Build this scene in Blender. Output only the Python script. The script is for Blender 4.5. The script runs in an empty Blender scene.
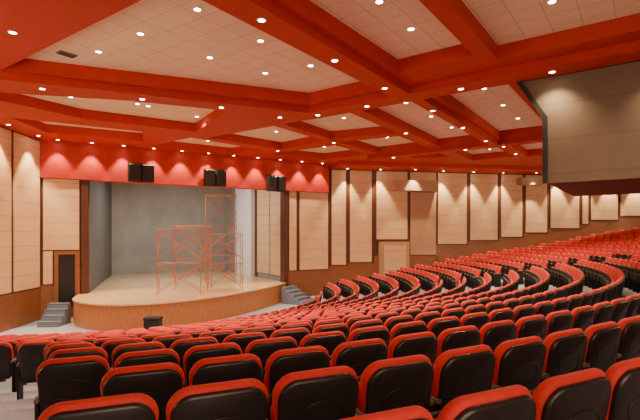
import bpy, bmesh, math, random
from mathutils import Vector, Matrix
from mathutils.geometry import tessellate_polygon
random.seed(3)
scn=bpy.context.scene
COL=scn.collection
EYE=3.85           # eye height above the front floor
C=Vector((-10.0,23.5))   # centre of the seating arcs
A=Vector((.581,.814)); B=Vector((-.814,.581))
def uv(u,v): p=A*u+B*v; return (p.x,p.y)

# ------------------------------------------------------------ materials
def mat(name,col,rough=.6,var=.12,scale=8,bump=0.0,bscale=60,metal=0,sheen=0,emis=None,es=0,spec=.5,grid=None,slat=None,wood=False,slatmin=.6):
    m=bpy.data.materials.new(name); m.use_nodes=True
    nt=m.node_tree; n=nt.nodes; l=nt.links
    b=n['Principled BSDF']; b.inputs['Roughness'].default_value=rough; b.inputs['Metallic'].default_value=metal
    b.inputs['Specular IOR Level'].default_value=spec
    if sheen: b.inputs['Sheen Weight'].default_value=sheen
    tc=n.new('ShaderNodeTexCoord')
    nz=n.new('ShaderNodeTexNoise'); nz.inputs['Scale'].default_value=scale; nz.inputs['Detail'].default_value=4
    mp=n.new('ShaderNodeMapping'); l.new(tc.outputs['Object'],mp.inputs['Vector'])
    if wood: mp.inputs['Scale'].default_value=(6,6,.7)
    l.new(mp.outputs['Vector'],nz.inputs['Vector'])
    rp=n.new('ShaderNodeMapRange'); rp.inputs['From Min'].default_value=.3; rp.inputs['From Max'].default_value=.7
    rp.inputs['To Min'].default_value=1-var; rp.inputs['To Max'].default_value=1+var
    l.new(nz.outputs['Fac'],rp.inputs['Value'])
    mx=n.new('ShaderNodeVectorMath'); mx.operation='SCALE'
    mx.inputs[0].default_value=col; l.new(rp.outputs['Result'],mx.inputs['Scale'])
    out=mx.outputs['Vector']
    if grid:
        m2=n.new('ShaderNodeMapping'); m2.inputs['Rotation'].default_value=(0,0,math.radians(35.5))
        l.new(tc.outputs['Object'],m2.inputs['Vector'])
        br=n.new('ShaderNodeTexBrick'); br.offset=0; br.squash=1
        br.inputs['Scale'].default_value=1; br.inputs['Brick Width'].default_value=grid; br.inputs['Row Height'].default_value=grid
        br.inputs['Mortar Size'].default_value=.010; br.inputs['Color1'].default_value=(1,1,1,1); br.inputs['Color2'].default_value=(.96,.96,.96,1)
        br.inputs['Mortar'].default_value=(.68,.64,.58,1)
        l.new(m2.outputs['Vector'],br.inputs['Vector'])
        mm=n.new('ShaderNodeVectorMath'); mm.operation='MULTIPLY'; l.new(out,mm.inputs[0]); l.new(br.outputs['Color'],mm.inputs[1]); out=mm.outputs['Vector']
    if slat:
        sp=n.new('ShaderNodeSeparateXYZ'); l.new(tc.outputs['Object'],sp.inputs[0])
        dv=n.new('ShaderNodeMath'); dv.operation='DIVIDE'; dv.inputs[1].default_value=slat; l.new(sp.outputs['Z'],dv.inputs[0])
        fr=n.new('ShaderNodeMath'); fr.operation='FRACT'; l.new(dv.outputs[0],fr.inputs[0])
        gt=n.new('ShaderNodeMath'); gt.operation='GREATER_THAN'; gt.inputs[1].default_value=.05; l.new(fr.outputs[0],gt.inputs[0])
        mr=n.new('ShaderNodeMapRange'); mr.inputs['To Min'].default_value=slatmin; mr.inputs['To Max'].default_value=1; l.new(gt.outputs[0],mr.inputs['Value'])
        ms=n.new('ShaderNodeVectorMath'); ms.operation='SCALE'; l.new(out,ms.inputs[0]); l.new(mr.outputs['Result'],ms.inputs['Scale']); out=ms.outputs['Vector']
    l.new(out,b.inputs['Base Color'])
    if bump:
        nb=n.new('ShaderNodeTexNoise'); nb.inputs['Scale'].default_value=bscale; l.new(tc.outputs['Object'],nb.inputs['Vector'])
        bp=n.new('ShaderNodeBump'); bp.inputs['Strength'].default_value=bump; bp.inputs['Distance'].default_value=.01
        l.new(nb.outputs['Fac'],bp.inputs['Height']); l.new(bp.outputs['Normal'],b.inputs['Normal'])
    if emis:
        b.inputs['Emission Color'].default_value=(*emis,1); b.inputs['Emission Strength'].default_value=es
    return m
M_red=mat('red_plaster',(.48,.022,.007),.65,.06,3)
M_tile=mat('ceiling_tile',(.88,.70,.50),.85,.04,5,grid=.6)
M_beige=mat('beige_acoustic',(.78,.53,.30),.7,.05,3,slat=.62,slatmin=.72)
M_brown=mat('dark_brown_wood',(.10,.032,.016),.5,.2,5,wood=True)
M_wood=mat('honey_wood',(.52,.20,.07),.35,.2,6,wood=True)
M_wain=mat('wainscot_wood',(.27,.10,.042),.4,.2,6,wood=True)
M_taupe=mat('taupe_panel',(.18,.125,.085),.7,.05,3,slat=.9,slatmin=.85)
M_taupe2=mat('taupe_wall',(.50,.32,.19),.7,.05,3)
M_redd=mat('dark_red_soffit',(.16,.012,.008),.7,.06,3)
M_carpet=mat('carpet',(.38,.38,.48),.95,.2,40,bump=.4,bscale=200)
M_fabric=mat('red_upholstery',(.68,.024,.015),.7,.08,30,bump=.12,bscale=300,sheen=.08)
M_black=mat('black_shell',(.024,.018,.018),.36,.15,20,bump=.05,bscale=150,spec=.5)
M_blackmat=mat('black_frame',(.012,.012,.013),.6,.2,20)
M_pad=mat('armrest_pad',(.2,.17,.14),.4,.2,20)
M_deck=mat('stage_deck',(.82,.55,.29),.22,.12,4)
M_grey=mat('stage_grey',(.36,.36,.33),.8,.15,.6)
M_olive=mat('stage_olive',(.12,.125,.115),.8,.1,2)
M_drape=mat('dark_drape',(.13,.115,.10),.9,.2,6)
M_pale=mat('pale_panel',(.97,.97,.93),.6,.03,3)
M_orange=mat('orange_paint',(.55,.18,.08),.5,.15,20)
M_step=mat('step_carpet',(.22,.28,.38),.9,.15,30)
M_white=mat('white_trim',(.8,.78,.74),.4,.03,5)
M_lens=mat('lamp_lens',(1,.95,.85),.3,.0,5,emis=(1,.88,.68),es=40)
M_vent=mat('vent_grille',(.35,.25,.18),.6,.1,10,slat=.05)
M_plank=mat('stage_plank',(.5,.36,.2),.6,.2,6)

# ------------------------------------------------------------ helpers
def obj(name,vs,fs,mats,fm=None,loc=(0,0,0),parent=None,label=None,cat=None,kind=None,smooth=False,group=None):
    me=bpy.data.meshes.new(name); me.from_pydata([tuple(v) for v in vs],[],fs); me.update()
    for m in (mats if isinstance(mats,(list,tuple)) else [mats]): me.materials.append(m)
    if fm: me.polygons.foreach_set('material_index',fm)
    if smooth: me.polygons.foreach_set('use_smooth',[True]*len(me.polygons))
    bm=bmesh.new(); bm.from_mesh(me); bmesh.ops.recalc_face_normals(bm,faces=bm.faces); bm.to_mesh(me); bm.free()
    o=bpy.data.objects.new(name,me); COL.objects.link(o); o.location=loc
    if parent: o.parent=parent
    if label: o['label']=label
    if cat: o['category']=cat
    if kind: o['kind']=kind
    if group: o['group']=group
    return o
def boxg(x0,x1,y0,y1,z0,z1):
    v=[(x,y,z) for z in(z0,z1) for y in(y0,y1) for x in(x0,x1)]
    f=[(0,2,3,1),(4,5,7,6),(0,1,5,4),(2,6,7,3),(0,4,6,2),(1,3,7,5)]
    return v,f
def join(parts):
    V=[];F=[];FM=[]
    for i,p in enumerate(parts):
        v,f=p[0],p[1]; k=p[2] if len(p)>2 else 0
        o=len(V); V+=list(v); F+=[tuple(a+o for a in q) for q in f]; FM+=[k]*len(f)
    return V,F,FM
def tube(p,q,r,n=8):
    p=Vector(p);q=Vector(q); d=(q-p).normalized(); a=d.orthogonal().normalized(); b=d.cross(a)
    v=[];f=[]
    for c in(p,q):
        for i in range(n):
            t=2*math.pi*i/n; v.append(tuple(c+a*math.cos(t)*r+b*math.sin(t)*r))
    for i in range(n): f.append((i,(i+1)%n,n+(i+1)%n,n+i))
    f.append(tuple(range(n))[::-1]); f.append(tuple(range(n,2*n)))
    return v,f
def seg_box(p,q,s0,s1,d0,d1,z0,z1,origin=None):
    """box along plan segment p->q, s along, d toward the room"""
    p=Vector(p);q=Vector(q); t=(q-p).normalized(); n=Vector((t.y,-t.x))
    if n.dot(Vector((2,14))-p)<0: n=-n
    V=[]
    for z in(z0,z1):
        for d in(d0,d1):
            for s in(s0,s1):
                w=p+t*s+n*d; V.append([w.x,w.y,z])
    f=[(0,2,3,1),(4,5,7,6),(0,1,5,4),(2,6,7,3),(0,4,6,2),(1,3,7,5)]
    return V,f
def seg_obj(name,p,q,s0,s1,d0,d1,z0,z1,m,bevel=0,**k):
    V,f=seg_box(p,q,s0,s1,d0,d1,z0,z1)
    cx=sum(v[0] for v in V)/8; cy=sum(v[1] for v in V)/8
    pp=Vector(p);qq=Vector(q); ang=math.atan2(qq.y-pp.y,qq.x-pp.x)
    c,s=math.cos(-ang),math.sin(-ang)
    V=[((v[0]-cx)*c-(v[1]-cy)*s,(v[0]-cx)*s+(v[1]-cy)*c,v[2]-z0) for v in V]
    o=obj(name,V,f,m,loc=(cx,cy,z0),**k); o.rotation_euler.z=ang
    if bevel:
        b=o.modifiers.new('b','BEVEL'); b.width=bevel; b.segments=2
    return o

# ------------------------------------------------------------ room plan
CZ=EYE+4.3; PZ=EYE+4.66; RD=.22
L0=(-12.0,-4.0); S0=(-12.7,21.0); S1=(.62,28.69); F1=(25.0,33.3)
slen=(Vector(S1)-Vector(S0)).length; flen=(Vector(F1)-Vector(S1)).length; llen=(Vector(S0)-Vector(L0)).length
DR=.93; R0=23.85; RISE=.148
def rowr(k): return R0-DR*k
NEARZ=[2.22,2.12,2.01,1.89,1.76,1.62]
def rowz(k):
    if k<0: return 2.22-RISE*k
    if k<=5: return NEARZ[k]
    return max(0.0,.162*(15-k))
def floor_z(x,y):
    r=(Vector((x,y))-C).length
    k=round((R0-r-.115)/DR)
    return rowz(k)
# floor terraces
V=[];F=[]
th=[math.radians(a) for a in range(-30,141,3)]
radii=[(0.2,0.0)]
for k in range(15,-13,-1):
    ri=rowr(k)-.58; z=rowz(k)
    radii.append((ri,rowz(k+1))); radii.append((ri,z))
radii.append((rowr(-12)+.35,rowz(-12)))
for r,z in radii:
    for t in th: V.append((C.x+r*math.sin(t),C.y-r*math.cos(t),z))
n=len(th)
for i in range(len(radii)-1):
    for j in range(n-1):
        F.append((i*n+j,i*n+j+1,(i+1)*n+j+1,(i+1)*n+j))
fl=obj('floor',V,F,M_carpet,kind='structure')
bm=bmesh.new(); bm.from_mesh(fl.data)
for p,q in((L0,S0),(S0,S1),(S1,F1)):
    p=Vector(p);q=Vector(q);t=(q-p).normalized();nn=Vector((t.y,-t.x))
    if nn.dot(Vector((2,14))-p)<0: nn=-nn
    bmesh.ops.bisect_plane(bm,geom=bm.verts[:]+bm.edges[:]+bm.faces[:],plane_co=(p.x,p.y,0),plane_no=(-nn.x,-nn.y,0),clear_outer=True)
bm.to_mesh(fl.data); bm.free()
# ceiling with coffers
cof=[[(5.0,6.6),(12.1,6.4),(12.15,9.1),(5.0,13.7)],
     [(5.0,3.45),(11.2,3.45),(11.2,5.45),(5.0,5.55)],
     [(5.0,-1.5),(11.8,-1.5),(11.8,3.05),(5.0,3.05)],
     [(13.5,6.1),(21.6,6.1),(21.6,8.35),(13.5,8.1)],
     [(13.4,3.3),(21.5,3.3),(21.5,5.5),(13.4,5.4)],
     [(13.4,-1.5),(21.5,-1.5),(21.5,2.85),(13.4,2.85)],
     [(13.8,8.6),(17.8,8.7),(17.2,11.7),(13.8,11.6)],
     [(13.8,12.1),(17.4,12.1),(17.8,15.1),(13.8,15.9)],
     [(18.4,8.9),(21.7,8.9),(21.7,11.7),(18.0,11.8)],
     [(18.5,12.3),(21.6,12.3),(21.6,15.1),(18.5,16.5)],
     [(13.3,16.5),(17.4,16.0),(17.4,18.2),(13.5,19.7)],
     [(22.4,6.1),(26.9,6.1),(26.9,8.4),(22.4,8.3)],
     [(22.4,3.3),(27.2,3.3),(27.2,5.5),(22.4,5.5)],
     [(22.4,-.6),(27.4,-.6),(27.4,2.75),(22.4,2.75)],
     [(22.4,9.0),(24.9,9.0),(24.2,10.9),(22.4,11.9)]]
cofxy=[[uv(*p) for p in c] for c in cof]
cofxy.append([(-10.9,13.7),(-2.9,15.6),(-5.2,19.3),(-8.8,17.1)])
cofxy.append([(-11.3,17.0),(-7.4,19.3),(-8.1,21.2),(-11.5,19.4)])
outer=[L0,(26,-4),F1,S1,S0]
polys=[[Vector((x,y,0)) for x,y in outer]]+[[Vector((x,y,0)) for x,y in c] for c in cofxy]
tris=tessellate_polygon(polys)
V=[(p.x,p.y,CZ) for q in polys for p in q]; F=[tuple(t) for t in tris]; FM=[0]*len(F)
for c in cofxy:
    o=len(V); m=len(c)
    for z in(CZ,PZ):
        for x,y in c: V.append((x,y,z))
    for i in range(m): F.append((o+i,o+(i+1)%m,o+m+(i+1)%m,o+m+i)); FM.append(0)
    F.append(tuple(o+m+i for i in range(m))); FM.append(1)
def prism(pts,z0,z1,k0=0,k1=0,ks=0):
    m=len(pts); V=[(x,y,z0) for x,y in pts]+[(x,y,z1) for x,y in pts]
    F=[tuple(range(m))[::-1],tuple(range(m,2*m))]; FM=[k0,k1]
    for i in range(m): F.append((i,(i+1)%m,m+(i+1)%m,m+i)); FM.append(ks)
    return V,F,FM
# lower tier of dropped beams
def farxy(s,d=1.0):
    p=Vector(S1);q=Vector(F1);t=(q-p).normalized();nn=Vector((t.y,-t.x)); 
    w=p+t*s+nn*d; return (w.x,w.y)
ribs=[[uv(12.4,-1.5),uv(13.15,-1.5),uv(13.15,9.75),uv(4.3,15.25),uv(3.9,14.55),uv(12.4,9.3)],
      [uv(5,5.68),uv(12.4,5.68),uv(12.4,6.25),uv(5,6.35)],
      [uv(13.15,5.6),uv(21.75,5.65),uv(21.75,5.98),uv(13.15,5.95)],
      [uv(21.78,-1.2),uv(22.32,-1.2),uv(22.32,12.4),uv(21.78,12.4)],
      [farxy(.3,2.0),farxy(flen,2.0),farxy(flen,0),farxy(.0,0)]]
for r in ribs:
    v,f,_=prism(r,CZ-RD,CZ-.001); o=len(V); V+=v; F+=[tuple(a+o for a in q) for q in f]; FM+=[0]*len(f)
ce=bpy.data.meshes.new('ceiling'); ce.from_pydata(V,[],F); ce.materials.append(M_red); ce.materials.append(M_tile); ce.polygons.foreach_set('material_index',FM); ce.update()
o=bpy.data.objects.new('ceiling',ce); COL.objects.link(o); o['kind']='structure'

# walls
seg_obj('wall_left',L0,S0,0,llen,-.3,0,0,CZ,M_brown,kind='structure')
seg_obj('wall_far',S1,F1,-.1,flen,-.3,0,0,CZ,M_brown,kind='structure')
seg_obj('wall_stage',S0,S1,0,1.85,-.4,0,0,EYE+2.62,M_brown,kind='structure')
seg_obj('wall_stage_end',S0,S1,12.3,slen,-.4,0,0,EYE+2.62,M_brown,kind='structure')
seg_obj('wall_stage_header',S0,S1,0,slen-.2,-.4,.18,EYE+2.6,CZ,M_red,kind='structure')
seg_obj('trim_1',S0,S1,1.66,1.95,-.45,.12,0,EYE+2.6,M_brown,kind='structure')
seg_obj('trim_2',S0,S1,12.2,12.45,-.45,.12,0,EYE+2.6,M_brown,kind='structure')
# wall panels
LB='tall beige acoustic wall panel with horizontal grooves'
def panel(p,q,s0,s1,z0,z1,m=M_beige,label=LB,grp='beige acoustic wall panels',d0=.0):
    return seg_obj('acoustic_panel',p,q,s0,s1,d0+.003,d0+.07,z0,z1,m,bevel=.015,label=label,cat='wall panel',group=grp)
s=llen-.12
for i,w in enumerate([1.83]*6):
    panel(L0,S0,s-w,s,1.5,CZ-.06); s-=w+.18
seg_obj('trim_3',L0,S0,0,llen,0,.04,0,1.45,M_wain,kind='structure')
panel(S0,S1,.12,1.58,3.15,EYE+2.58)
panel(S0,S1,.12,.5,1.6,3.1)
panel(S0,S1,12.55,13.02,1.75,EYE+2.58)
panel(S0,S1,13.25,15.2,1.75,EYE+2.58)
seg_obj('trim_4',S0,S1,12.5,slen-.05,0,.04,0,1.7,M_wain,kind='structure')
seg_obj('trim_5',S0,S1,.02,1.6,0,.04,0,1.55,M_wain,kind='structure')
# far wall
FZ=CZ-RD
s=.1; parts=[]
GAP=.27
widths=[.9,1.4,'box',2.0,1.95,1.55,1.6,2.2,.45,2.1,2.2,2.1,2.1,1.2]
for w in widths:
    if w=='box':
        bs=s; s+=4.2; fz=floor_z(*farxy(s-2)); parts.append(seg_box(S1,F1,bs-.1,s+.0,0,.04,0,fz+1.4)); continue
    fz=floor_z(*farxy(s+w/2)); b=fz+1.5
    panel(S1,F1,s,s+w,b,FZ-.05)
    parts.append(seg_box(S1,F1,s-.14,s+w+.14,0,.04,0,b-.05)); s+=w+GAP
V,F,FM=join(parts); obj('trim_6',V,F,M_wain,kind='structure')
# plain door in a shallow bay on the far wall, small projecting box above
fz=floor_z(*farxy(bs+1.2))
seg_obj('wall_bay',S1,F1,bs+.2,bs+2.15,.0,.3,0,fz+2.45,M_taupe2,kind='structure')
seg_obj('door_1',S1,F1,bs+.45,bs+1.9,.3,.37,fz+.02,fz+2.2,M_beige,kind='structure')
panel(S1,F1,bs+.05,bs+2.1,fz+2.6,FZ-.05,label='beige acoustic wall panel above the plain door')
panel(S1,F1,bs+2.3,bs+4.05,fz+1.6,FZ-1.34,M_taupe2,label='brownish wall panel beside the plain door')
panel(S1,F1,bs+2.3,bs+4.05,FZ-.6,FZ-.05,label='short beige wall panel above the projecting box')
wb=seg_obj('wall_box',S1,F1,bs+1.05,bs+4.0,.075,.6,FZ-1.3,FZ-.63,M_taupe2,bevel=.02,label='small beige projecting box high on the wall',cat='projector box',group='projecting wall boxes')
seg_obj('wall_box',S1,F1,bs+9.9,bs+11.4,.075,.6,FZ-.75,FZ-.3,M_taupe2,bevel=.02,label='small beige projecting box high on the wall',cat='projector box',group='projecting wall boxes')
# door beside the stage, in a timber surround
seg_obj('door_2',S0,S1,.72,1.4,.05,.09,.55,2.95,M_blackmat,kind='structure')
seg_obj('trim_8',S0,S1,.56,.72,.0,.14,0,3.1,M_wain,kind='structure')
seg_obj('trim_9',S0,S1,1.4,1.6,.0,.14,0,3.1,M_wain,kind='structure')
seg_obj('trim_10',S0,S1,.72,1.4,.0,.14,2.95,3.1,M_wain,kind='structure')

# ------------------------------------------------------------ projecting booth over the rear seats
K=Vector((5.9,12.0)); bz0=EYE+1.34; bz1=CZ
dB=-B; dA=A
def kp(a,b): w=K+dB*a+dA*b; return (w.x,w.y)
prof=[(0,bz0),(0,bz0+1.72),(-.75,bz1),(9,bz1),(9,bz0)]
V=[];F=[]
for dep in(0,5.0):
    for a,z in prof: V.append((*kp(a,dep),z))
m=len(prof)
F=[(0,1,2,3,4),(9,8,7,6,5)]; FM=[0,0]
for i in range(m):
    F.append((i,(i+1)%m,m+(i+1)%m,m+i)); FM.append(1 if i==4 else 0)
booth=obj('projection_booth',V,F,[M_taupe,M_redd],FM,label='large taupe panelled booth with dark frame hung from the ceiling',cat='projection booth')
def strip(pts,w,dep,name):
    parts=[]
    for (a0,z0),(a1,z1) in zip(pts[:-1],pts[1:]):
        d=Vector((a1-a0,z1-z0)).normalized(); nn=Vector((-d.y,d.x))*w
        q=[]
        for yy in(-dep,.02):
            for (aa,zz) in((a0,z0),(a1,z1),(a1+nn.x,z1+nn.y),(a0+nn.x,z0+nn.y)):
                x,y=kp(aa,yy); q.append((x,y,zz))
        parts.append((q,[(0,1,2,3),(7,6,5,4),(0,4,5,1),(1,5,6,2),(2,6,7,3),(3,7,4,0)]))
    V,F,_=join(parts); return obj(name,V,F,M_blackmat,parent=booth,label='dark edge frame')
strip([(0,bz0),(0,bz0+1.72),(-.75,bz1-.02)],.11,.08,'booth_frame')
strip([(9,bz1-.22),(-.65,bz1-.22)],-.12,.06,'booth_frame')

# ------------------------------------------------------------ stage
SZ=EYE-2.77
ap=[(-11.3,21.75),(-10.6,19.9),(-9.4,18.85),(-8.2,18.5),(-7.0,18.75),(-5.9,19.5),(-5.0,20.5),(-4.2,21.7),(-3.5,23.0),(-2.9,24.4),(-2.4,25.8),(-2.0,27.1)]
def catmull(P,n=5):
    out=[]
    for i in range(len(P)-1):
        p0=Vector(P[max(i-1,0)]);p1=Vector(P[i]);p2=Vector(P[i+1]);p3=Vector(P[min(i+2,len(P)-1)])
        for k in range(n):
            t=k/n; out.append(.5*((2*p1)+(p2-p0)*t+(2*p0-5*p1+4*p2-p3)*t*t+(3*p1-p0-3*p2+p3)*t**3))
    out.append(Vector(P[-1])); return out
apc=catmull(ap)
Q1=(-14.4,32.0);Q2=(-7.4,36.05)
ring=[(p.x,p.y) for p in apc]+[Q2,Q1]
V,F,FM=prism(ring,0,SZ-.06)
stage=obj('stage',V,F,M_wood,label='raised timber stage with curved apron and honey wood fascia',cat='stage')
cen=Vector((-8,26))
ring2=[tuple(cen+(Vector(p)-cen)*1.008) for p in ring[:-2]]+[Q2,Q1]
V,F,FM=prism(ring2,SZ-.06,SZ)
obj('deck',V,F,M_deck,parent=stage,label='pale tan wooden stage floor')
def plainwall(name,p,q,z0,z1,m):
    p=Vector(p);q=Vector(q)
    L=(q-p).length; ang=math.atan2(q.y-p.y,q.x-p.x)
    t=(q-p).normalized(); left=Vector((-t.y,t.x)); sgn=1 if left.dot(Vector((-8,27))-p)<0 else -1
    y0,y1=sorted((.0,.2*sgn)); V,F=boxg(0,L,y0,y1,0,z1-z0); o=obj(name,V,F,m,loc=(p.x,p.y,z0),kind='structure'); o.rotation_euler.z=ang; return o
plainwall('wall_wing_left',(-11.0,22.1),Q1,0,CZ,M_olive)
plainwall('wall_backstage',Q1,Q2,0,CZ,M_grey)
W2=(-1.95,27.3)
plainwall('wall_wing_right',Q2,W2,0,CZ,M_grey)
V,F,_=prism([(-11.6,22.3),(-1.8,27.9),(-7,36.6),(-15,32.5)],CZ-.05,CZ+.1); obj('ceiling_stage',V,F,M_olive,kind='structure')
# cream panels lining the right wing, pale strip beyond
def wingbox(name,s0,s1,z0,z1,m,d1=.07,**k):
    p=Vector(W2);q=Vector(Q2);t=(q-p).normalized();nn=Vector((t.y,-t.x))
    if nn.dot(Vector((-8,27))-p)<0: nn=-nn
    ang=math.atan2(t.y,t.x); left=Vector((-t.y,t.x)); sg=1 if left.dot(nn)>0 else -1
    y0,y1=sorted((.003*sg,d1*sg)); V,F=boxg(s0,s1,y0,y1,0,z1-z0); o=obj(name,V,F,m,loc=(p.x,p.y,z0),**k); o.rotation_euler.z=ang; return o
wingbox('acoustic_panel',.55,2.1,SZ+.3,CZ-.5,M_beige,label='beige acoustic panel lining the stage wing',cat='wall panel',group='beige acoustic wall panels')
wingbox('acoustic_panel',2.25,4.1,SZ+.3,CZ-.5,M_beige,label='beige acoustic panel lining the stage wing',cat='wall panel',group='beige acoustic wall panels')
wingbox('trim_11',4.15,4.5,SZ,CZ-.3,M_brown,kind='structure')
wingbox('scenery_flat',4.6,7.4,SZ+.003,EYE+3.4,M_pale,d1=.3,label='tall bright white upright flat against the stage wing',cat='scenery flat')

# steps beside stage
def stairs(x,y,rot,nst,w,label):
    parts=[]
    for i in range(nst):
        parts.append(boxg(-w/2,w/2,i*.28,nst*.28,i*SZ/(nst+1) ,(i+1)*SZ/(nst+1)))
    V,F,_=join(parts); o=obj('stage_steps',V,F,M_step,loc=(x,y,0),label=label,cat='steps'); o.rotation_euler.z=rot
    parts=[boxg(-w/2-.01,w/2+.01,i*.28-.02,i*.28+.03,(i+1)*SZ/(nst+1)-.01,(i+1)*SZ/(nst+1)+.01) for i in range(nst)]
    V,F,_=join(parts); obj('step_nosing',V,F,M_drape,parent=o,label='dark nosing strips')
stairs(-11.35,19.3,math.radians(4),4,.85,'blue-grey carpeted steps up to the stage beside the side wall')
stairs(-.65,25.8,math.radians(60),5,1.2,'blue-grey carpeted steps up to the stage beside the wood wainscot')

# scaffolds
def scaffold(x,y,rot,w,d,levels,h,label,thin=.02):
    root=bpy.data.objects.new('scaffold_tower',None); COL.objects.link(root); root.location=(x,y,SZ); root.rotation_euler.z=rot
    root['label']=label; root['category']='scaffold'
    for sx in(-w/2,w/2):
        for k in range(levels):
            z0=k*h; z1=(k+1)*h-.02
            P=[tube((sx,-d/2,z0),(sx,-d/2,z1),thin),tube((sx,d/2,z0),(sx,d/2,z1),thin)]
            for zz in(z0+.35,z0+h*.6,z1-.08): P.append(tube((sx,-d/2,zz),(sx,d/2,zz),thin*.8))
            P.append(tube((sx,-d/2,z0+.35),(sx,d/2,z0+h*.6),thin*.7))
            V,F,_=join(P); obj('end_frame',V,F,M_orange,parent=root,smooth=False)
    for k in range(levels):
        for sy in(-d/2,d/2):
            z0=k*h+.15; z1=(k+1)*h-.15
            V,F,_=join([tube((-w/2,sy,z0),(w/2,sy,z1),thin*.9),tube((-w/2,sy,z1),(w/2,sy,z0),thin*.9)])
            obj('cross_brace',V,F,M_orange,parent=root)
            V,F=tube((-w/2,sy,(k+1)*h-.1),(w/2,sy,(k+1)*h-.1),thin*.8); obj('ledger',V,F,M_orange,parent=root)
    V,F=boxg(-w/2,w/2,-d/2+.1,d/2-.1,levels*h-.05,levels*h-.02); obj('plank',V,F,M_plank,parent=root)
scaffold(-6.55,21.6,math.radians(15),1.9,1.2,2,1.55,'orange-red tubular scaffold tower with cross braces on the stage',thin=.017)
scaffold(-4.85,23.5,math.radians(15),1.7,1.2,2,1.45,'orange-red tubular scaffold bay adjoining the tower',thin=.016)
scaffold(-6.75,24.6,math.radians(20),1.8,1.2,2,1.65,'orange-red tubular scaffold bay standing behind the front tower',thin=.016)
scaffold(-5.75,26.8,math.radians(15),1.7,1.1,3,1.7,'tall orange-red tubular scaffold tower further upstage',thin=.016)

# loudspeakers hanging on the red header
def speaker(t,zc,w):
    p=Vector(S0);q=Vector(S1);tt=(q-p).normalized();nn=Vector((tt.y,-tt.x)); c=p+tt*t+nn*.5
    root=bpy.data.objects.new('hanging_loudspeaker',None); COL.objects.link(root); root.location=(c.x,c.y,zc)
    root.rotation_euler.z=math.atan2(tt.y,tt.x)
    root['label']='black loudspeaker pair bracketed to the red stage header'; root['category']='loudspeaker'; root['group']='loudspeakers on the stage header'
    for sx in(-w/4-.01,w/4+.01):
        V,F=boxg(sx-w/4+.02,sx+w/4-.02,-.2,.2,-.42,.42); b=obj('cabinet',V,F,M_blackmat,parent=root); m=b.modifiers.new('b','BEVEL'); m.width=.03
        V,F=boxg(sx-w/4+.05,sx+w/4-.05,-.225,-.2,-.38,.38); obj('grille',V,F,M_black,parent=root)
    V,F,_=join([boxg(-w/2,w/2,.1,.16,.42,.5),boxg(-.04,.04,.1,.32,.42,.48),boxg(-.04,.04,.22,.26,.1,.48)])
    obj('bracket',V,F,M_blackmat,parent=root)
for t,zc,w in((4.25,EYE+3.02,1.2),(7.95,EYE+3.0,1.15),(11.5,EYE+2.9,1.1)): speaker(t,zc,w)
# black equipment case in front of the stage
V,F=boxg(-.28,.28,-.22,.22,.08,.72); ca=obj('equipment_case',V,F,M_blackmat,loc=(-6.2,17.2,0),label='black equipment case standing on the floor before the stage',cat='equipment case')
bv=ca.modifiers.new('b','BEVEL'); bv.width=.025
V,F=boxg(-.29,.29,-.23,.23,.72,.80); obj('lid',V,F,M_blackmat,parent=ca)
for sx in(-.22,.22):
    for sy in(-.17,.17):
        V,F=tube((sx-.02,sy,.04),(sx+.02,sy,.04),.04,12); obj('caster',V,F,M_drape,parent=ca)

# ------------------------------------------------------------ chairs
def outline(wb,wt,z0,z1,rb,rt,n,crown=.015):
    P=[]
    def arc(cx,cz,r,a0,a1):
        for i in range(n+1):
            a=math.radians(a0+(a1-a0)*i/n); P.append((cx+r*math.cos(a),cz+r*math.sin(a)))
    arc(wb-rb,z0+rb,rb,-90,0); arc(wt-rt,z1-rt,rt,0,90); arc(-wt+rt,z1-rt,rt,90,180); arc(-wb+rb,z0+rb,rb,180,270)
    zm=(z0+z1)/2
    return [(x,z+(crown*(1-(x/wt)**2) if z>zm else 0)) for x,z in P]
def plate(P,y0,y1,bev,curve,lean,zref,rings=True):
    cx=sum(p[0] for p in P)/len(P); cz=(min(p[1] for p in P)+max(p[1] for p in P))/2
    hw=max(abs(p[0]) for p in P); s=1-bev/hw
    lv=[(.0,y0),(.55,y0),(s,y0),(1-(1-s)*.3,y0+bev*.35),(1,y0+bev),(1,y1-bev),(1-(1-s)*.3,y1-bev*.35),(s,y1),(.55,y1),(0,y1)] if rings else [(0,y0),(s,y0),(1,y0+bev),(s,y1),(0,y1)]
    V=[];idx=[]
    for sc,y in lv:
        pts=[(cx,cz)] if sc==0 else [(cx+(x-cx)*sc,cz+(z-cz)*sc) for x,z in P]
        idx.append(len(V))
        for x,z in pts: V.append((x,y+curve*x*x-(z-zref)*lean,z))
    F=[];m=len(P)
    for i in range(len(lv)-1):
        a,b=idx[i],idx[i+1]
        for j in range(m):
            k=(j+1)%m
            if lv[i][0]==0: F.append((a,b+k,b+j))
            elif lv[i+1][0]==0: F.append((a+j,a+k,b))
            else: F.append((a+j,a+k,b+k,b+j))
    return V,F
def ring_oval(a,b,zc,y,r,curve,lean,zref,n=28):
    V=[];F=[]
    for i in range(n):
        t=2*math.pi*i/n
        for k in range(6):
            u=2*math.pi*k/6; rr=r*math.cos(u)
            x=(a+rr)*math.cos(t); z=zc+(b+rr)*math.sin(t)
            V.append((x,y+r*.7*math.sin(u)+curve*x*x-(z-zref)*lean,z))
    for i in range(n):
        for k in range(6):
            F.append((i*6+k,((i+1)%n)*6+k,((i+1)%n)*6+(k+1)%6,i*6+(k+1)%6))
    return V,F
LEAN=.18
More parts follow.
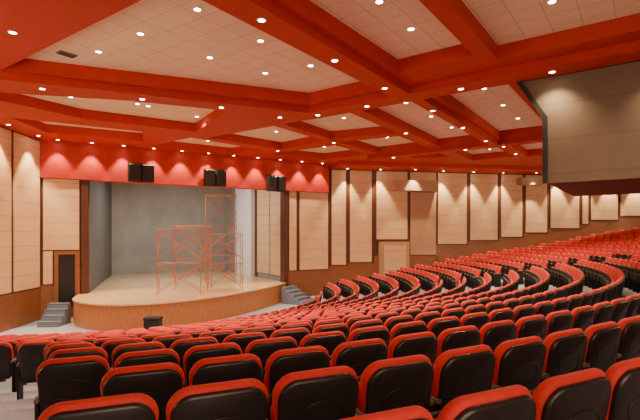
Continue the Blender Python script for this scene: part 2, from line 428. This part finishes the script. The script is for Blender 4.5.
def chair_geo(d):
    n=6 if d else 2
    g={}
    g['backrest']=[(*plate(outline(.238,.271,.40,.938,.05,.11,n,.02),-.120,-.045,.026,.30,LEAN,.42,d),0)]
    sh=[(*plate(outline(.235,.255,.32,.908,.05,.10,n,.02),-.150,-.108,.018,.30,LEAN,.42,d),0)]
    if d: sh.append((*ring_oval(.15,.085,.69,-.150,.006,.30,LEAN,.42),0))
    g['back_shell']=sh
    g['seat']=[(*plate(outline(.215,.225,.40,.76,.06,.09,n),-.025,.05,.03,0,-.10,.42,d),0)]
    g['seat_pan']=[(*plate(outline(.215,.228,.36,.765,.06,.09,n),.045,.095,.014,0,-.10,.42,d),0)]
    side=lambda x:(*boxg(x-.012,x+.012,-.14,.12,.0,.60),0)
    g['side_panel']=[side(-.268)],[side(.268)]
    pad=lambda x:[(*plate([(x+px,z) for px,z in outline(.02,.02,.60,.635,.008,.012,n if d else 1,0)],-.17,.18,.006,0,0,.6,False),0)]
    g['armrest']=pad(-.262),pad(.262)
    return g
PM={'backrest':M_fabric,'back_shell':M_black,'seat':M_fabric,'seat_pan':M_blackmat,'side_panel':M_blackmat,'armrest':M_pad}
def merge_chair(g):
    mats=[M_fabric,M_black,M_blackmat,M_pad]; P=[]
    for k,v in g.items():
        mi=mats.index(PM[k])
        for sub in (v if isinstance(v,tuple) else (v,)):
            for q in sub: P.append((q[0],q[1],mi))
    return join(P),mats
g1=chair_geo(True)
tmpl=[]
for k,v in g1.items():
    for sub in (v if isinstance(v,tuple) else (v,)):
        V,F,FM=join(sub); o=obj(k,V,F,PM[k],smooth=(k not in('side_panel',))); tmpl.append(o)
g0=chair_geo(False); (V0,F0,FM0),mats0=merge_chair(g0)
(Va,Fa,FMa),_m=merge_chair(g1)
midmesh=obj('tmp',Va,Fa,mats0,FMa,smooth=True)
# seat positions
seats=[]
def wall_clear(x,y):
    for p,q in((L0,S0),(S0,S1),(S1,F1)):
        p=Vector(p);q=Vector(q);t=(q-p).normalized();nn=Vector((t.y,-t.x))
        if nn.dot(Vector((2,14))-p)<0: nn=-nn
        if nn.dot(Vector((x,y))-p)<(1.5 if q[0]>20 else 1.2): return False
    return True
XMIN={0:.16,1:-1.12,2:-1.27,3:-2.1,4:-2.5,5:-3.0,6:-3.5,7:-4.3,8:-5.4}
for k in range(15,-9,-1):
    r=rowr(k); dt=.572/r
    if k in XMIN: t0=math.asin((XMIN[k]-C.x)/r)
    else: t0=math.radians(22.0)
    for j in range(-80,140):
        t=t0+j*dt
        if t<math.radians(-28) or t>math.radians(128): continue
        if k in XMIN and j<0: continue
        if k<0 and t<math.radians(22): continue
        x=C.x+r*math.sin(t); y=C.y-r*math.cos(t)
        if y<1.25: continue
        if not wall_clear(x,y): continue
        if y>24 and x<.3: continue
        if abs((t-math.radians(80))*r)<.62: continue
        px=320+463*x/y; z=rowz(k); py=235-463*(z+.93-EYE)/y
        if px<-140 or px>790 or py>520: continue
        inside=(-25<px<665 and py<425)
        seats.append((0 if inside else 1,y,x,z,t,k))
seats.sort()
print('seats',len(seats),'in frame',sum(1 for s in seats if s[0]==0))
near=seats[:300]; rest=seats[300:]
for i,(ins,y,x,z,t,k) in enumerate(near):
    if i<110:
        root=bpy.data.objects.new('auditorium_chair',None); COL.objects.link(root)
        for p in tmpl:
            c=p.copy(); c.parent=root; COL.objects.link(c)
    else:
        root=midmesh.copy(); root.name='auditorium_chair'; COL.objects.link(root)
    root.location=(x,y,z); root.rotation_euler=(0,0,t+random.uniform(-.012,.012))
    root['label']='red upholstered tip-up theatre chair with black shell'; root['category']='chair'; root['group']='theatre chairs in curved rows'
for p in tmpl: bpy.data.objects.remove(p)
bpy.data.objects.remove(midmesh)
V=[];F=[];FM=[]
for (ins,y,x,z,t,k) in rest:
    o=len(V); c,s=math.cos(t),math.sin(t)
    V+=[(x+a*c-b*s,y+a*s+b*c,z+d) for a,b,d in V0]; F+=[tuple(q+o for q in f) for f in F0]; FM+=FM0
me=bpy.data.meshes.new('auditorium_chairs'); me.from_pydata(V,[],F)
for m in mats0: me.materials.append(m)
me.polygons.foreach_set('material_index',FM); me.update()
o=bpy.data.objects.new('auditorium_chairs',me); COL.objects.link(o)
o['kind']='stuff'; o['label']='distant curved rows of red and black theatre chairs'; o['category']='chairs'; o['group']='theatre chairs in curved rows'

# ------------------------------------------------------------ downlights
def inpoly(x,y,P):
    c=False; j=len(P)-1
    for i in range(len(P)):
        if (P[i][1]>y)!=(P[j][1]>y) and x<(P[j][0]-P[i][0])*(y-P[i][1])/(P[j][1]-P[i][1])+P[i][0]: c=not c
        j=i
    return c
def edged(x,y,P):
    m=9
    for i in range(len(P)):
        a=Vector(P[i]);b=Vector(P[(i+1)%len(P)]);d=b-a;t=max(0,min(1,(Vector((x,y))-a).dot(d)/d.dot(d))); m=min(m,(Vector((x,y))-a-d*t).length)
    return m
R=.07;n=20
V=[];F=[]
prof=[(R+.02,0),(R+.02,-.012),(R,-.018),(R,-.004)]
for r,z in prof:
    for i in range(n): V.append((r*math.cos(2*math.pi*i/n),r*math.sin(2*math.pi*i/n),z))
for k in range(3):
    for i in range(n): F.append((k*n+i,k*n+(i+1)%n,(k+1)*n+(i+1)%n,(k+1)*n+i))
fx=obj('recessed_downlight',V,F,M_white)
V=[(R*math.cos(2*math.pi*i/n),R*math.sin(2*math.pi*i/n),-.008) for i in range(n)]
ln=obj('lens',V,[tuple(range(n))],M_lens)
def spot(name,e,ang,bl,col=(1,.74,.44)):
    l=bpy.data.lights.new(name,'SPOT'); l.energy=e; l.color=col; l.spot_size=math.radians(ang); l.spot_blend=bl; l.shadow_soft_size=.05; return l
ld=spot('downlight',320,114,.8)
lw=spot('wallwash',1000,66,.5,(1,.72,.40))
lh=spot('headerwash',520,72,.5,(1,.72,.42))
nl=0
def zat(x,y):
    z=CZ
    for P in cofxy:
        if inpoly(x,y,P): z=PZ
    for P in ribs:
        if inpoly(x,y,P): z=CZ-RD
    return z
def fixture(x,y,z,data,label,tilt=None):
    global nl
    f=fx.copy(); COL.objects.link(f); f.location=(x,y,z); f['label']=label; f['category']='light'; f['group']='recessed ceiling downlights'
    g=ln.copy(); g.parent=f; COL.objects.link(g)
    l=bpy.data.objects.new('lamp',data); COL.objects.link(l); l.parent=f; l.location=(0,0,-.03)
    nl+=1
lab='small round recessed downlight glowing warm white in the ceiling'
def tryfix(x,y):
    if not inpoly(x,y,outer): return
    if y<2 or abs(x)>.95*y+1: return
    if edged(x,y,outer)<.8: return
    if inpoly(x,y,[kp(-1.2,-.4),kp(9,-.4),kp(9,5.2),kp(-1.2,5.2)]): return
    for P in cofxy+ribs:
        if edged(x,y,P)<.12: return
    fixture(x,y,zat(x,y),ld,lab)
for (u,v) in [(6.3,7.6),(6.3,9.6),(6.3,11.4),(8.2,7.6),(8.2,9.4),(10.2,7.6),(9.9,9.0),
              (6.6,4.4),(8.2,4.4),(9.7,4.4),(6.8,1.6),(8.6,1.6),(10.2,1.6),(8.6,.1),(10.3,.1),
              (15,7.0),(17.3,7.0),(19.6,7.0),(15,4.3),(17.3,4.3),(19.6,4.3),(17.5,1.4),(20,1.4),(17.5,0),
              (15.5,9.9),(19.8,10.2),(15.8,13.7),(20,14),(15.4,17.8),(23.5,7.1),(25.8,7.1),(23.5,4.4),(25.8,4.4),(23.8,1),(26,1),(23.6,10.2)]:
    tryfix(*uv(u,v))
for x,y in((-8.4,15.6),(-6.2,16.7),(-9.2,19.3)): tryfix(x,y)
for u in (6.5,9.0,11.5): tryfix(*uv(u,6.0))
for u in (14.5,17.5,20.5,23.5,26): tryfix(*uv(u,5.81))
for v in (-.5,2.0,4.3,7.3): tryfix(*uv(12.78,v))
for (u,v) in ((12.75,9.2),(12.9,11.0),(10.2,11.15),(8.2,12.4),(6.0,13.78),(12.0,14.5),(4.2,8),(4.2,11),(9.6,14.8),(11.3,18.2),(18.0,8.4),(22.05,3),(22.05,7.2),(22.05,11),(17.9,12.0),(18,15.5),(28,4.4),(28,1)): tryfix(*uv(u,v))
# wall washers
for i in range(11):
    t=.7+i*1.38; p=Vector(S0);q=Vector(S1);tt=(q-p).normalized();nn=Vector((tt.y,-tt.x)); w=p+tt*t+nn*.55
    fixture(w.x,w.y,zat(w.x,w.y),lh,'round recessed downlight washing the red stage header')
s=1.0
while s<flen-2:
    x,y=farxy(s,.5 if not(bs+9<s<bs+12 or bs+.9<s<bs+4.2) else .95); fixture(x,y,CZ-RD,lw,'round recessed downlight washing the beige wall panels'); s+=2.1
s=llen-1.0
for i in range(5):
    p=Vector(L0);q=Vector(S0);tt=(q-p).normalized();nn=Vector((tt.y,-tt.x)); w=p+tt*s+nn*.5
    fixture(w.x,w.y,CZ,lw,'round recessed downlight washing the beige wall panels'); s-=2.01
bpy.data.objects.remove(fx); bpy.data.objects.remove(ln)
print('fixtures',nl)
# vents
for u,v in((5.9,12.2),(15.2,6.6)):
    x,y=uv(u,v); z=zat(x,y)
    V,F=boxg(-.22,.22,-.12,.12,-.03,0)
    o=obj('ceiling_vent',V,F,M_vent,loc=(x,y,z),label='small rectangular brown air grille in the ceiling',cat='vent',group='ceiling air vents'); o.rotation_euler.z=math.radians(54.5)
    V,F,_=join([boxg(-.2,.2,-.10+i*.04,-.085+i*.04,-.04,-.03) for i in range(6)]); obj('louvre',V,F,M_drape,parent=o)

def area(name,loc,target,e,size,col,label):
    a=bpy.data.lights.new(name,'AREA'); a.energy=e; a.size=size; a.color=col
    o=bpy.data.objects.new(name,a); COL.objects.link(o); o.location=loc
    o.rotation_euler=(Vector(target)-Vector(loc)).to_track_quat('-Z','Y').to_euler(); o['label']=label; o['category']='light'
area('stage_fill_light',(-8.5,27.0,CZ-.2),(-7.2,28,0),720,3,(1,.96,.9),'added fill light under the stage ceiling, hidden by the header')  # added area light behind the header, brightens the stage interior
area('fill_light',(3,-3.5,EYE+.6),(2,8,CZ),560,5,(1,.77,.50),'added soft fill light behind the camera')  # added fill behind the camera, lifts the near ceiling
area('fill_light',(21,13,EYE+1.5),(10,20,CZ+1),720,4,(1,.77,.50),'added soft fill out of view on the right, aimed at the ceiling')  # added fill outside the right frame edge, brightens the far ceiling
area('fill_light',(-11.2,6,EYE+.8),(-4,13,CZ+1),430,3,(1,.77,.50),'added soft fill out of view on the left, aimed at the ceiling')  # added fill outside the left frame edge, brightens the ceiling there
w=bpy.data.worlds.new('World'); scn.world=w; w.use_nodes=True
w.node_tree.nodes['Background'].inputs[0].default_value=(1,.80,.60,1); w.node_tree.nodes['Background'].inputs[1].default_value=.38
cam=bpy.data.cameras.new('camera'); cam.lens=463/640*36; cam.sensor_width=36; cam.shift_y=25/640; cam.clip_start=.05
o=bpy.data.objects.new('camera',cam); COL.objects.link(o); o.location=(0,0,EYE); o.rotation_euler=(math.pi/2,0,0); scn.camera=o
